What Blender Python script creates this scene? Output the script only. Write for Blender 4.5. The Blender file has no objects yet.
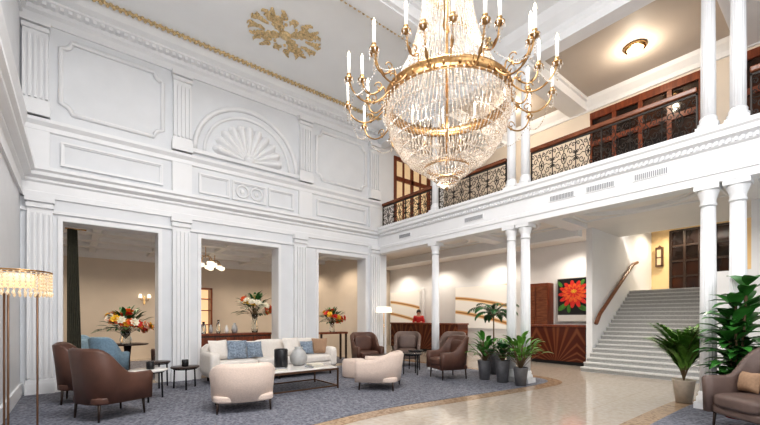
import bpy, bmesh, math, random
from mathutils import Vector, Matrix
random.seed(7)
COL=bpy.context.scene.collection
pi=math.pi; sin=math.sin; cos=math.cos
R=random.uniform
# ---------------------------------------------------------------- materials
def nm(name):
    m=bpy.data.materials.new(name); m.use_nodes=True
    nt=m.node_tree; b=nt.nodes['Principled BSDF']; return m,nt,b
def N(nt,t,**k):
    n=nt.nodes.new(t)
    for a,v in k.items(): setattr(n,a,v)
    return n
def mat(name,col,rough=.5,metal=0,var=.12,scale=12,bump=0,emit=0,ecol=None,trans=0,coat=0,bscale=None,sheen=0):
    m,nt,b=nm(name); L=nt.links.new
    tc=N(nt,'ShaderNodeTexCoord'); no=N(nt,'ShaderNodeTexNoise'); no.inputs['Scale'].default_value=scale
    no.inputs['Detail'].default_value=4
    L(tc.outputs['Object'],no.inputs['Vector'])
    r=N(nt,'ShaderNodeValToRGB'); e=r.color_ramp.elements
    e[0].position=.3; e[1].position=.7
    e[0].color=tuple(c*(1-var) for c in col)+(1,); e[1].color=tuple(min(1,c*(1+var*.5)) for c in col)+(1,)
    L(no.outputs['Fac'],r.inputs['Fac']); L(r.outputs['Color'],b.inputs['Base Color'])
    b.inputs['Roughness'].default_value=rough; b.inputs['Metallic'].default_value=metal
    b.inputs['Transmission Weight'].default_value=trans; b.inputs['Coat Weight'].default_value=coat
    b.inputs['Sheen Weight'].default_value=sheen
    if emit:
        b.inputs['Emission Color'].default_value=tuple(ecol or col)+(1,); b.inputs['Emission Strength'].default_value=emit
    if bump:
        n2=N(nt,'ShaderNodeTexNoise'); n2.inputs['Scale'].default_value=bscale or scale*4
        L(tc.outputs['Object'],n2.inputs['Vector'])
        bp=N(nt,'ShaderNodeBump'); bp.inputs['Strength'].default_value=bump; bp.inputs['Distance'].default_value=.01
        L(n2.outputs['Fac'],bp.inputs['Height']); L(bp.outputs['Normal'],b.inputs['Normal'])
    return m
def ramp(nt,stops,interp='LINEAR'):
    r=N(nt,'ShaderNodeValToRGB'); cr=r.color_ramp; cr.interpolation=interp
    while len(cr.elements)<len(stops): cr.elements.new(.5)
    for e,(p,c) in zip(cr.elements,stops): e.position=p; e.color=tuple(c)+(1,)
    return r
def wood(name,c1,c2,scale=6,rough=.3,axis='Z'):
    m,nt,b=nm(name); L=nt.links.new
    tc=N(nt,'ShaderNodeTexCoord'); mp=N(nt,'ShaderNodeMapping')
    s={'X':(.15,1,1),'Y':(1,.15,1),'Z':(1,1,.15)}[axis]; mp.inputs['Scale'].default_value=s
    w=N(nt,'ShaderNodeTexNoise'); w.inputs['Scale'].default_value=scale*4; w.inputs['Detail'].default_value=6; w.inputs['Distortion'].default_value=.6
    r=ramp(nt,[(.3,c1),(.7,c2)])
    L(tc.outputs['Object'],mp.inputs['Vector']); L(mp.outputs['Vector'],w.inputs['Vector']); L(w.outputs['Fac'],r.inputs['Fac']); L(r.outputs['Color'],b.inputs['Base Color'])
    b.inputs['Roughness'].default_value=rough; return m
M={}
M['wall']=mat('painted_white_plaster',(.77,.785,.81),.55,var=.03,scale=3)
M['trimw']=mat('painted_white_trim',(.84,.845,.86),.42,var=.02,scale=3)
M['ceil']=mat('ceiling_white_paint',(.88,.89,.90),.6,var=.03,scale=1.5)
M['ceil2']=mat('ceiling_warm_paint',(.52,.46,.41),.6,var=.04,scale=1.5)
M['ceil3']=mat('ceiling_under_balcony_paint',(.84,.81,.78),.5,var=.03,scale=1.5)
M['cream']=mat('cream_wall_paint',(.74,.66,.57),.6,var=.04,scale=2)
M['ochre']=mat('ochre_wall_paint',(.84,.62,.34),.6,var=.05,scale=2)
M['gold']=mat('antique_brass',(.46,.28,.13),.28,1,var=.35,scale=30)
M['gilt']=mat('gilded_plaster',(.80,.62,.36),.45,.3,var=.4,scale=25)
M['iron']=mat('black_wrought_iron',(.035,.028,.024),.45,.3,var=.2)
M['rail']=wood('red_brown_wood_rail',(.12,.035,.015),(.28,.10,.045),6,.25,'Y')
M['railx']=wood('brown_wood_handrail',(.12,.045,.02),(.24,.095,.045),6,.3,'X')
M['mahog']=wood('mahogany_wood',(.12,.028,.014),(.25,.07,.028),5,.3)
M['dark']=wood('dark_stained_wood',(.02,.013,.01),(.06,.035,.025),8,.3)
M['leather']=mat('brown_leather',(.115,.054,.038),.42,var=.2,scale=6,bump=.15,bscale=90)
M['leather2']=mat('taupe_leather',(.16,.112,.097),.5,var=.15,scale=6,bump=.15,bscale=90)
M['bluefab']=mat('slate_blue_fabric',(.22,.33,.43),.85,var=.2,scale=30,bump=.3,bscale=200)
M['boucle']=mat('cream_boucle_fabric',(.76,.62,.54),.95,var=.1,scale=60,bump=.6,bscale=160,sheen=.2)
M['sofa']=mat('ivory_sofa_fabric',(.80,.75,.70),.9,var=.05,scale=30,bump=.25,bscale=200,sheen=.1)
M['tan']=mat('tan_cushion_fabric',(.40,.26,.17),.9,var=.15,scale=40,bump=.3,bscale=200)
M['bluep']=mat('blue_grey_cushion_fabric',(.28,.34,.42),.9,var=.5,scale=28,bump=.3,bscale=200)
M['blackm']=mat('black_lacquer',(.02,.02,.022),.25,var=.1)
M['bronze']=mat('bronze_metal',(.18,.11,.075),.35,.8,var=.1)
M['candle']=mat('white_candle',(.92,.9,.85),.4,var=.02,emit=.2)
M['bulb']=mat('glowing_bulb',(1,.9,.7),.3,emit=9,ecol=(1,.86,.6))
M['shade']=mat('glowing_lamp_shade',(1,.93,.82),.7,emit=1.2,ecol=(1,.86,.66))
M['amber']=mat('amber_lamp_shade',(.85,.60,.35),.6,emit=.8,ecol=(1,.68,.38))
M['dimglass']=mat('dim_amber_glass',(.55,.40,.24),.4,emit=.35,ecol=(1,.75,.45))
M['leaf']=mat('green_leaf',(.08,.27,.04),.4,var=.5,scale=6)
M['leafd']=mat('dark_green_leaf',(.03,.13,.035),.35,var=.5,scale=6)
M['leafb']=mat('bright_broad_leaf',(.06,.23,.045),.32,var=.6,scale=4)
M['leafy']=mat('yellow_green_leaf',(.15,.34,.055),.4,var=.4,scale=6)
M['stem']=mat('plant_stem_bark',(.16,.11,.06),.8,var=.3,bump=.4)
M['soil']=mat('potting_soil',(.05,.035,.025),.95,var=.3,bump=.6)
M['potg']=mat('grey_stone_pot',(.19,.19,.20),.6,var=.2,bump=.3)
M['potb']=mat('beige_stone_pot',(.55,.48,.40),.7,var=.15,bump=.3)
M['potr']=mat('red_glazed_pot',(.32,.03,.02),.25,var=.1)
M['white_c']=mat('white_ceramic',(.85,.84,.82),.25,var=.03)
M['greyc']=mat('grey_ceramic',(.42,.42,.42),.35,var=.1)
M['red']=mat('red_petals',(.75,.04,.03),.5,var=.3,scale=30)
M['orange']=mat('orange_petals',(.92,.17,.04),.5,var=.3,scale=30)
M['yellow']=mat('yellow_petals',(.95,.62,.06),.5,var=.2,scale=30)
M['pale']=mat('pale_petals',(.9,.85,.7),.5,var=.1,scale=30)
M['skin']=mat('skin',(.55,.33,.24),.5,var=.05)
M['hair']=mat('dark_hair',(.03,.018,.012),.5,var=.3,scale=60)
M['redcloth']=mat('red_jacket_cloth',(.55,.04,.04),.8,var=.1,scale=40)
M['curtain']=mat('dark_olive_grey_curtain',(.12,.115,.085),.85,var=.2,scale=20,bump=.2)
M['brass']=mat('polished_brass',(.65,.42,.2),.2,1,var=.1)
M['book1']=mat('grey_book_cover',(.35,.36,.38),.6,var=.1)
M['book2']=mat('cream_book_cover',(.75,.7,.6),.6,var=.1)
M['vent']=mat('vent_grey_metal',(.30,.31,.33),.5,.3,var=.05)
def glass(name,col,rough=.02,ior=1.45,tw=1):
    m,nt,b=nm(name); b.inputs['Base Color'].default_value=col+(1,); b.inputs['Roughness'].default_value=rough
    b.inputs['Transmission Weight'].default_value=tw; b.inputs['IOR'].default_value=ior; return m
M['glass']=glass('clear_glass',(.85,.9,.9))
def pane():
    m,nt,b=nm('dark_window_pane'); L=nt.links.new
    tc=N(nt,'ShaderNodeTexCoord'); no=N(nt,'ShaderNodeTexNoise'); no.inputs['Scale'].default_value=1.1
    r=ramp(nt,[(.35,(.012,.008,.007)),(.7,(.07,.025,.012))]); L(tc.outputs['Object'],no.inputs['Vector']); L(no.outputs['Fac'],r.inputs['Fac']); L(r.outputs['Color'],b.inputs['Base Color'])
    b.inputs['Roughness'].default_value=.08; return m
M['pane']=pane()
def crystal():
    m,nt,b=nm('cut_crystal'); L=nt.links.new
    tc=N(nt,'ShaderNodeTexCoord'); no=N(nt,'ShaderNodeTexNoise'); no.inputs['Scale'].default_value=60; L(tc.outputs['Object'],no.inputs['Vector'])
    r=ramp(nt,[(.40,(.42,.32,.23)),(.55,(1,.94,.87))]); L(no.outputs['Fac'],r.inputs['Fac']); L(r.outputs['Color'],b.inputs['Base Color'])
    b.inputs['Roughness'].default_value=.06
    b.inputs['Transmission Weight'].default_value=.35; b.inputs['IOR'].default_value=1.6
    b.inputs['Emission Color'].default_value=(1,.84,.65,1); b.inputs['Emission Strength'].default_value=.03  # faint warm glow put into the crystal itself, standing in for candle glitter
    return m
M['crystal']=crystal()
M['ambercrystal']=mat('amber_crystal',(.92,.76,.58),.08,var=.4,scale=60,trans=.3,emit=.2,ecol=(1,.72,.45))
def carpet():
    m,nt,b=nm('patterned_slate_carpet'); L=nt.links.new
    tc=N(nt,'ShaderNodeTexCoord'); mp=N(nt,'ShaderNodeMapping'); mp.inputs['Rotation'].default_value=(0,0,.25); mp.inputs['Scale'].default_value=(3.6,3.6,3.6)
    L(tc.outputs['Object'],mp.inputs['Vector'])
    vo=N(nt,'ShaderNodeTexVoronoi'); vo.inputs['Scale'].default_value=3.4; vo.inputs['Randomness'].default_value=.6; L(mp.outputs['Vector'],vo.inputs['Vector'])
    r=ramp(nt,[(.08,(.38,.37,.38)),(.2,(.085,.092,.125)),(.42,(.16,.17,.21)),(.6,(.26,.265,.30))]); L(vo.outputs['Distance'],r.inputs['Fac'])
    no=N(nt,'ShaderNodeTexNoise'); no.inputs['Scale'].default_value=9; no.inputs['Detail'].default_value=3; L(mp.outputs['Vector'],no.inputs['Vector'])
    r2=ramp(nt,[(.42,(.06,.066,.095)),(.6,(.25,.255,.29))]); L(no.outputs['Fac'],r2.inputs['Fac'])
    mx=N(nt,'ShaderNodeMix',data_type='RGBA'); mx.inputs[0].default_value=.45
    L(r.outputs['Color'],mx.inputs[6]); L(r2.outputs['Color'],mx.inputs[7]); L(mx.outputs[2],b.inputs['Base Color'])
    b.inputs['Roughness'].default_value=.95; return m
M['carpet']=carpet()
def marble():
    m,nt,b=nm('polished_beige_stone'); L=nt.links.new
    tc=N(nt,'ShaderNodeTexCoord'); no=N(nt,'ShaderNodeTexNoise'); no.inputs['Scale'].default_value=14; no.inputs['Detail'].default_value=8
    no.inputs['Distortion'].default_value=.3; L(tc.outputs['Object'],no.inputs['Vector'])
    r=ramp(nt,[(.3,(.46,.40,.34)),(.52,(.52,.465,.40)),(.72,(.57,.52,.455))]); L(no.outputs['Fac'],r.inputs['Fac'])
    br=N(nt,'ShaderNodeTexBrick'); br.offset=0; br.inputs['Scale'].default_value=1; br.inputs['Mortar Size'].default_value=.004
    br.inputs['Brick Width'].default_value=1.2; br.inputs['Row Height'].default_value=1.2
    br.inputs['Color1'].default_value=(1,1,1,1); br.inputs['Color2'].default_value=(.97,.96,.95,1); br.inputs['Mortar'].default_value=(.8,.75,.68,1)
    L(tc.outputs['Object'],br.inputs['Vector'])
    mx=N(nt,'ShaderNodeMix',data_type='RGBA',blend_type='MULTIPLY'); mx.inputs[0].default_value=1
    L(r.outputs['Color'],mx.inputs[6]); L(br.outputs['Color'],mx.inputs[7]); L(mx.outputs[2],b.inputs['Base Color'])
    b.inputs['Roughness'].default_value=.1; return m
M['marble']=marble()
def mosaic():
    m,nt,b=nm('tan_mosaic_inlay'); L=nt.links.new
    tc=N(nt,'ShaderNodeTexCoord'); vo=N(nt,'ShaderNodeTexVoronoi'); vo.inputs['Scale'].default_value=26; L(tc.outputs['Object'],vo.inputs['Vector'])
    r=ramp(nt,[(.1,(.28,.19,.125)),(.6,(.42,.31,.215))]); L(vo.outputs['Color'],r.inputs['Fac']); L(r.outputs['Color'],b.inputs['Base Color'])
    b.inputs['Roughness'].default_value=.2; return m
M['mosaic']=mosaic()
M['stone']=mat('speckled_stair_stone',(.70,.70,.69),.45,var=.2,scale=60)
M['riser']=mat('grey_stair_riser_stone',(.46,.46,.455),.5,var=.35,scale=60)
M['whitetop']=mat('white_marble_top',(.78,.76,.73),.15,var=.1,scale=5)
def agate():
    m,nt,b=nm('gold_wave_artwork'); L=nt.links.new
    tc=N(nt,'ShaderNodeTexCoord'); w=N(nt,'ShaderNodeTexWave',bands_direction='Z'); w.inputs['Scale'].default_value=.24; w.inputs['Distortion'].default_value=5.5; w.inputs['Detail'].default_value=1; w.inputs['Detail Scale'].default_value=.45
    L(tc.outputs['Object'],w.inputs['Vector'])
    r=ramp(nt,[(0,(.86,.83,.78)),(.42,(.86,.83,.78)),(.55,(.62,.36,.15)),(.64,(.28,.12,.05)),(.72,(.72,.48,.22)),(.82,(.86,.82,.76))]); L(w.outputs['Fac'],r.inputs['Fac'])
    L(r.outputs['Color'],b.inputs['Base Color']); L(r.outputs['Color'],b.inputs['Emission Color']); b.inputs['Emission Strength'].default_value=.2
    b.inputs['Roughness'].default_value=.2; return m
M['agate']=agate()
def sunburst():
    m,nt,b=nm('sunburst_wood_veneer'); L=nt.links.new
    tc=N(nt,'ShaderNodeTexCoord'); sp=N(nt,'ShaderNodeSeparateXYZ'); L(tc.outputs['Object'],sp.inputs[0])
    pp=N(nt,'ShaderNodeMath',operation='PINGPONG'); pp.inputs[1].default_value=.6; L(sp.outputs['Y'],pp.inputs[0])
    at=N(nt,'ShaderNodeMath',operation='ARCTAN2'); L(sp.outputs['Z'],at.inputs[0]); L(pp.outputs[0],at.inputs[1])
    mu=N(nt,'ShaderNodeMath',operation='MULTIPLY'); mu.inputs[1].default_value=26; L(at.outputs[0],mu.inputs[0])
    si=N(nt,'ShaderNodeMath',operation='SINE'); L(mu.outputs[0],si.inputs[0])
    r=ramp(nt,[(.0,(.09,.022,.012)),(.5,(.13,.038,.018)),(1,(.20,.068,.03))]); L(si.outputs[0],r.inputs['Fac']); L(r.outputs['Color'],b.inputs['Base Color'])
    b.inputs['Roughness'].default_value=.2; return m
M['sunburst']=sunburst()
# ---------------------------------------------------------------- mesh builder
class MB:
    def __init__(s): s.v=[];s.f=[];s.s=[]
    def add(s,vs,fs,sm=False):
        n=len(s.v); s.v+=[tuple(v) for v in vs]; s.f+=[tuple(i+n for i in f) for f in fs]; s.s+=[sm]*len(fs); return s
    def box(s,x0,x1,y0,y1,z0,z1):
        return s.add([(x0,y0,z0),(x1,y0,z0),(x1,y1,z0),(x0,y1,z0),(x0,y0,z1),(x1,y0,z1),(x1,y1,z1),(x0,y1,z1)],
          [(3,2,1,0),(4,5,6,7),(0,1,5,4),(1,2,6,5),(2,3,7,6),(3,0,4,7)])
    def lathe(s,pr,cx=0,cy=0,n=24,sm=True,flute=0,fn=16):
        vs=[];fs=[]
        for r,z in pr:
            for i in range(n):
                a=2*pi*i/n; rr=r*(1-flute*(.5+.5*cos(fn*a))) if flute else r
                vs.append((cx+rr*cos(a),cy+rr*sin(a),z))
        for j in range(len(pr)-1):
            for i in range(n):
                k=(i+1)%n; fs.append((j*n+i,j*n+k,(j+1)*n+k,(j+1)*n+i))
        s.add(vs,fs,sm)
        b=len(s.v)-len(vs)
        if pr[0][0]>1e-4: s.f.append(tuple(b+i for i in reversed(range(n)))); s.s.append(False)
        if pr[-1][0]>1e-4: s.f.append(tuple(b+(len(pr)-1)*n+i for i in range(n))); s.s.append(False)
        return s
    def tube(s,pts,r,n=6,closed=False,sm=True):
        pts=[Vector(p) for p in pts]; m=len(pts); rs=r if isinstance(r,(list,tuple)) else [r]*m
        vs=[];up=None
        for i,p in enumerate(pts):
            if closed: t=pts[(i+1)%m]-pts[i-1]
            else: t=pts[min(i+1,m-1)]-pts[max(i-1,0)]
            if t.length<1e-9: t=Vector((0,0,1))
            t.normalize()
            if up is None: up=Vector((0,0,1)) if abs(t.z)<.9 else Vector((1,0,0))
            a=up-t*up.dot(t)
            if a.length<1e-3: a=Vector((1,0,0))-t*t.x
            if a.length<1e-3: a=Vector((0,1,0))-t*t.y
            a.normalize(); up=a; b=t.cross(a)
            for k in range(n):
                q=2*pi*k/n+pi/n; vs.append(p+a*(cos(q)*rs[i])+b*(sin(q)*rs[i]))
        fs=[]
        for i in range(m if closed else m-1):
            j=(i+1)%m
            for k in range(n):
                l=(k+1)%n; fs.append((i*n+k,i*n+l,j*n+l,j*n+k))
        if not closed: fs+=[tuple(reversed(range(n))),tuple((m-1)*n+k for k in range(n))]
        return s.add(vs,fs,sm and n>4)
    def prof(s,pr,a,b,out):
        A=Vector(a);B=Vector(b);o=Vector(out); n=len(pr)
        vs=[(A.x+o.x*q,A.y+o.y*q,z) for q,z in pr]+[(B.x+o.x*q,B.y+o.y*q,z) for q,z in pr]
        fs=[(i,(i+1)%n,n+(i+1)%n,n+i) for i in range(n)]+[tuple(reversed(range(n))),tuple(range(n,2*n))]
        return s.add(vs,fs)
    def ball(s,c,rx,ry=None,rz=None,n=12,m=8):
        ry=ry or rx; rz=rz or rx; vs=[];fs=[]
        vs.append((c[0],c[1],c[2]-rz))
        for j in range(1,m):
            t=-pi/2+pi*j/m
            for i in range(n): a=2*pi*i/n; vs.append((c[0]+rx*cos(t)*cos(a),c[1]+ry*cos(t)*sin(a),c[2]+rz*sin(t)))
        vs.append((c[0],c[1],c[2]+rz)); T=len(vs)-1
        for i in range(n):
            k=(i+1)%n; fs.append((0,1+k,1+i)); fs.append((T,T-n+i,T-n+k))
            for j in range(m-2): fs.append((1+j*n+i,1+j*n+k,1+(j+1)*n+k,1+(j+1)*n+i))
        return s.add(vs,fs,True)
    def octa(s,c,r,h):
        x,y,z=c
        return s.add([(x+r,y,z),(x,y+r,z),(x-r,y,z),(x,y-r,z),(x,y,z+h),(x,y,z-h)],[(0,1,4),(1,2,4),(2,3,4),(3,0,4),(1,0,5),(2,1,5),(3,2,5),(0,3,5)])
    def sbox(s,c,h,k=6,n=8):
        vs=[];fs=[];idx={}
        def g(p):
            key=tuple(round(q*1000) for q in p)
            if key not in idx:
                q=(abs(p[0])**k+abs(p[1])**k+abs(p[2])**k)**(1/k); idx[key]=len(vs)
                vs.append(tuple(c[i]+h[i]*p[i]/q for i in range(3)))
            return idx[key]
        for ax in range(3):
            for sg in (-1,1):
                for i in range(n):
                    for j in range(n):
                        q=[]
                        for di,dj in ((0,0),(1,0),(1,1),(0,1)):
                            u=math.tan((-1+2*(i+di)/n)*pi/4); w=math.tan((-1+2*(j+dj)/n)*pi/4)
                            p=[0,0,0]; p[ax]=sg; p[(ax+1)%3]=u; p[(ax+2)%3]=w; q.append(g(p))
                        fs.append(tuple(q) if sg>0 else tuple(reversed(q)))
        return s.add(vs,fs,True)
    def pillow(s,w,h,t,n=10):
        for sg in (1,-1):
            vs=[];fs=[]
            for i in range(n+1):
                for j in range(n+1):
                    x=-1+2*i/n;y=-1+2*j/n
                    th=max(0,(1-abs(x)**3)*(1-abs(y)**3))**.55
                    px=x*(1-.07*(1-abs(y))*abs(x)); py=y*(1-.07*(1-abs(x))*abs(y))
                    vs.append((px*w/2,sg*t/2*th,h/2+py*h/2))
            for i in range(n):
                for j in range(n):
                    q=(i*(n+1)+j,(i+1)*(n+1)+j,(i+1)*(n+1)+j+1,i*(n+1)+j+1); fs.append(q if sg<0 else tuple(reversed(q)))
            s.add(vs,fs,True)
        return s
    def leaf(s,b,az,el,L,W,droop=.8,n=5,fold=.25):
        p=Vector(b); vs=[];fs=[]; sd=Vector((-sin(az),cos(az),0))
        for i in range(n+1):
            t=i/n; w=W/2*(sin(pi*min(1,t*.95+.05))**.8 if 0<t<1 else .03)
            vs+= [p+sd*w+Vector((0,0,w*fold)),p.copy(),p-sd*w+Vector((0,0,w*fold))]
            e=el-droop*t; p=p+Vector((cos(az)*cos(e),sin(az)*cos(e),sin(e)))*(L/n)
        for i in range(n):
            a=i*3; fs+=[(a,a+1,a+4,a+3),(a+1,a+2,a+5,a+4)]
        return s.add(vs,fs,True)
    def mesh(s,name,m):
        me=bpy.data.meshes.new(name); me.from_pydata(s.v,[],s.f); me.polygons.foreach_set('use_smooth',s.s)
        me.materials.append(M[m] if isinstance(m,str) else m); me.update(); return me
    def obj(s,name,m,parent=None,loc=(0,0,0),rot=(0,0,0),bev=0,label=None,cat=None,kind=None,group=None,fixn=True):
        me=s.mesh(name,m)
        if fixn: fixnorm(me)
        return mk(me,name,parent,loc,rot,bev,label,cat,kind,group)
def fixnorm(me):
    bm=bmesh.new(); bm.from_mesh(me); bmesh.ops.recalc_face_normals(bm,faces=bm.faces); bm.to_mesh(me); bm.free(); return me
def mk(me,name,parent=None,loc=(0,0,0),rot=(0,0,0),bev=0,label=None,cat=None,kind=None,group=None):
    o=bpy.data.objects.new(name,me); COL.objects.link(o); o.location=loc; o.rotation_euler=rot
    if parent: o.parent=parent
    if bev:
        b=o.modifiers.new('bevel','BEVEL'); b.width=bev; b.segments=2; b.limit_method='ANGLE'
    if label: o['label']=label
    if cat: o['category']=cat
    if kind: o['kind']=kind
    if group: o['group']=group
    return o
def thing(name,label,cat,loc=(0,0,0),rz=0,group=None,kind=None):
    o=bpy.data.objects.new(name,None); COL.objects.link(o); o.location=loc; o.rotation_euler=(0,0,rz); o.empty_display_size=.1
    o['label']=label; o['category']=cat
    if group: o['group']=group
    if kind: o['kind']=kind
    return o
def S(mb,name,m,label,cat,bev=0,**k): return mb.obj(name,m,label=label,cat=cat,kind='structure',bev=bev,**k)
def face(dx,dy): return math.atan2(dy,dx)+pi/2
tn=[0]
def trim(mb,label,m='trimw',bev=0):
    tn[0]+=1; return S(mb,'trim_%d'%tn[0],m,label,'trim',bev)
# ---------------------------------------------------------------- shell
YL=9.07; XR=7.29; XW=-.76
S(MB().box(-3,17,-4,15,-.2,0),'floor','marble','polished beige stone lobby floor','floor')
wl=MB()
for a,b in ((-1.16,-.19),(1.335,2.17),(3.98,5.13),(6.72,7.55)): wl.box(a,b,YL,YL+.4,0,3.12)
wl.box(-1.16,7.55,YL,YL+.4,3.12,7.15)
wl.box(7.55,7.85,YL,YL+.4,4.0,7.15); wl.box(9.5,10.4,YL,YL+.4,4.0,7.15); wl.box(7.85,9.5,YL,YL+.4,6.5,7.15)
S(wl,'wall_left','wall','white panelled lobby wall with three tall openings','wall')
S(MB().box(-1.16,XW,-4,YL,0,7.15),'wall_side','wall','white side wall of the lobby','wall')
S(MB().box(-1.16,7.6,-4,YL+.4,7.15,7.4),'ceiling','ceil','pale painted main lobby ceiling','ceiling')
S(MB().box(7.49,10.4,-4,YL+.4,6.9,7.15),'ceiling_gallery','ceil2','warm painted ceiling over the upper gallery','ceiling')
S(MB().box(7.4,12.6,-4,14.8,3.76,3.98),'ceiling_lower','ceil3','warm white ceiling beneath the gallery','ceiling')
S(MB().box(-2,7.4,YL+.4,14.8,3.46,3.7),'ceiling_dining','ceil','white ceiling of the adjoining lounge','ceiling')
S(MB().box(10.6,16,-1,4.45,4.45,4.6),'ceiling_stair','ceil3','warm white ceiling over the stair landing','ceiling')
S(MB().box(-2,12.6,14.6,14.8,0,3.76),'wall_back','cream','cream far wall of the lounge','wall')
S(MB().box(-2.2,-2,YL+.4,14.8,0,3.76),'wall_lounge','cream','cream lounge side wall','wall')
S(MB().box(7.2,7.35,YL+.4,14.6,0,3.76),'wall_partition','cream','cream partition between lounge and reception','wall')
S(MB().box(12.4,12.6,4.45,14.6,0,3.76),'wall_reception','trimw','white reception wall','wall')
S(MB().box(10.7,15.6,4.3,4.45,0,4.45),'wall_stair','trimw','white wall beside the stairs','wall')
S(MB().box(15.5,15.7,-1,4.3,0,4.45),'wall_landing','ochre','ochre wall on the stair landing','wall')
S(MB().box(13.61,15.49,-.8,4.295,2.0,2.2),'floor_landing','stone','grey stone landing floor above the stairs','floor')
S(MB().box(10.2,10.4,-4,1.88,0,2.3),'wall_right','trimw','low white wall beside the stairs','wall')
S(MB().box(10.2,10.4,-4,1.2,2.3,3.76).box(10.4,10.6,-4,4.45,3.98,4.6),'wall_header','trimw','white wall above the low stair wall','wall')
wu=MB().box(10.2,10.4,4.15,YL,4,6.9).box(10.2,10.4,1.45,1.95,4,6.9).box(10.2,10.4,1.95,4.15,6.55,6.9).box(10.2,10.4,-4,1.45,6.55,6.9)
S(wu,'wall_gallery','cream','cream rear wall of the upper gallery','wall')
S(MB().box(7.5,10.4,11.5,11.7,4,7),'wall_corridor','cream','warm lit corridor wall behind the gallery doorway','wall')
def vline(o,z0,z1): return [(0,z0),(o,z0),(o,z1),(0,z1)]
CP=[(0,3.5),(.04,3.5),(.04,3.6),(.02,3.61),(.02,3.76),(.06,3.79),(.06,3.83),(.15,3.87),(.15,3.93),(.2,3.96),(.2,4.02),(0,4.02)]
t=MB().prof(CP,(XW,YL),(7.55,YL),(0,-1))
t.prof(vline(.05,3.24,3.3),(XW,YL),(7.2,YL),(0,-1))
t.prof([(0,4.68),(.04,4.7),(.04,4.78),(.1,4.84),(.1,4.9),(0,4.93)],(XW,YL),(7.3,YL),(0,-1))
trim(t,'white moulded cornice bands across the wall')
t=MB().prof([(0,6.62),(.03,6.62),(.03,6.76),(.08,6.8),(.08,6.88),(.2,6.94),(.2,6.98),(.3,7.03),(.36,7.1),(.4,7.15),(0,7.15)],(XW,YL),(7.3,YL),(0,-1))
x=XW+.05
while x<7.2: t.box(x,x+.06,YL-.18,YL,6.87,6.94); x+=.12
trim(t,'white dentilled ceiling cornice')
t=MB().prof(CP,(XW,-3),(XW,YL),(1,0))
t.prof([(0,6.62),(.03,6.62),(.03,6.76),(.08,6.8),(.08,6.88),(.2,6.94),(.3,7.03),(.4,7.15),(0,7.15)],(XW,-3),(XW,YL),(1,0))
t.prof([(0,4.68),(.04,4.7),(.1,4.84),(.1,4.9),(0,4.93)],(XW,-3),(XW,YL),(1,0))
t.prof(vline(.03,0,.22),(XW,-3),(XW,YL),(1,0))
trim(t,'white moulded bands on the side wall')
def pil(cx,w,z0,z1,lab):
    m=MB().box(cx-w/2,cx+w/2,YL-.08,YL,z0,z1)
    n=4; g=w/(n*2+1)
    for i in range(n+1): m.box(cx-w/2+g*2*i,cx-w/2+g*(2*i+1),YL-.12,YL-.08,z0+.3,z1-.3)
    m.box(cx-w/2-.03,cx+w/2+.03,YL-.14,YL,z0,z0+.2); m.box(cx-w/2-.02,cx+w/2+.02,YL-.13,YL,z0+.2,z0+.26)
    m.box(cx-w/2-.03,cx+w/2+.03,YL-.15,YL,z1-.1,z1); m.box(cx-w/2-.015,cx+w/2+.015,YL-.13,YL,z1-.2,z1-.13)
    trim(m,lab)
for cx in (-.56,1.78,4.72,7.03): pil(cx,.34,4.93,6.62,'white fluted upper wall pilaster')
for cx in (-.5,1.76,4.56,7.05): pil(cx,.34,0,3.5,'white fluted pier pilaster')
for cx in (-.56,1.78,4.72,7.03): trim(MB().box(cx-.19,cx+.19,YL-.08,YL,4.02,4.68),'white pilaster pedestal block')
b=MB()
for a,c in ((XW,-.19),(1.335,2.17),(3.98,5.13),(6.72,7.55)): b.box(a,c,YL-.03,YL,0,.22)
S(b,'baseboard_left','trimw','white baseboard on the wall piers','baseboard')
b=MB()
for a,c in ((-.19,1.335),(2.17,3.98),(5.13,6.72)):
    b.box(a-.07,a-.002,YL-.035,YL,.22,3.21).box(c+.002,c+.07,YL-.035,YL,.22,3.21).box(a-.002,c+.002,YL-.035,YL,3.125,3.21)
trim(b,'white casings around the wall openings')
def notched(x0,x1,z0,z1,q=.16):
    pts=[]
    for cx,cz,sx,sz in ((x0,z0,1,1),(x1,z0,-1,1),(x1,z1,-1,-1),(x0,z1,1,-1)):
        arc=[(cx+sx*q*cos(a),cz+sz*q*sin(a)) for a in [pi/2*i/4 for i in range(5)]]
        if sx*sz>0: arc=arc[::-1]
        pts+=arc
    return pts
def frame(m,pts,y=YL-.015,r=.042): m.tube([(x,y,z) for x,z in pts],r,n=6,closed=True)
def bframe(m,x0,x1,z0,z1):
    for q,w,d in ((0,.035,.055),(.035,.02,.03)):
        a,b,c,e=x0+q,x1-q,z0+q,z1-q
        m.box(a,b,YL-d,YL,c,c+w).box(a,b,YL-d,YL,e-w,e).box(a,a+w,YL-d,YL,c+w,e-w).box(b-w,b,YL-d,YL,c+w,e-w)
m=MB()
frame(m,notched(-.22,1.42,5.12,6.45)); frame(m,notched(5.08,6.72,5.12,6.45))
trim(m,'white notched-corner wall panel mouldings')
m=MB()
for a,b in ((-.22,1.42),(2.12,2.78),(3.72,4.4),(5.08,6.72),(2.84,3.66)): bframe(m,a,b,4.13,4.57)
for cx in (3.08,3.42): m.tube([(cx+.14*cos(a*pi/12),YL-.02,4.35+.14*sin(a*pi/12)) for a in range(24)],.026,closed=True); m.ball((cx,YL-.005,4.35),.06,.03,.06)
trim(m,'white rectangular dado panels with paired roundels')
cx,cz=3.25,5.08
m=MB()
for rr,w in ((1.22,.055),(1.02,.035)):
    pts=[(cx+rr*cos(pi*i/28),YL-.02,cz+rr*sin(pi*i/28)) for i in range(29)]; m.tube(pts,w,n=8)
m.box(cx-1.3,cx+1.3,YL-.1,YL,cz-.1,cz-.02)
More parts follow.
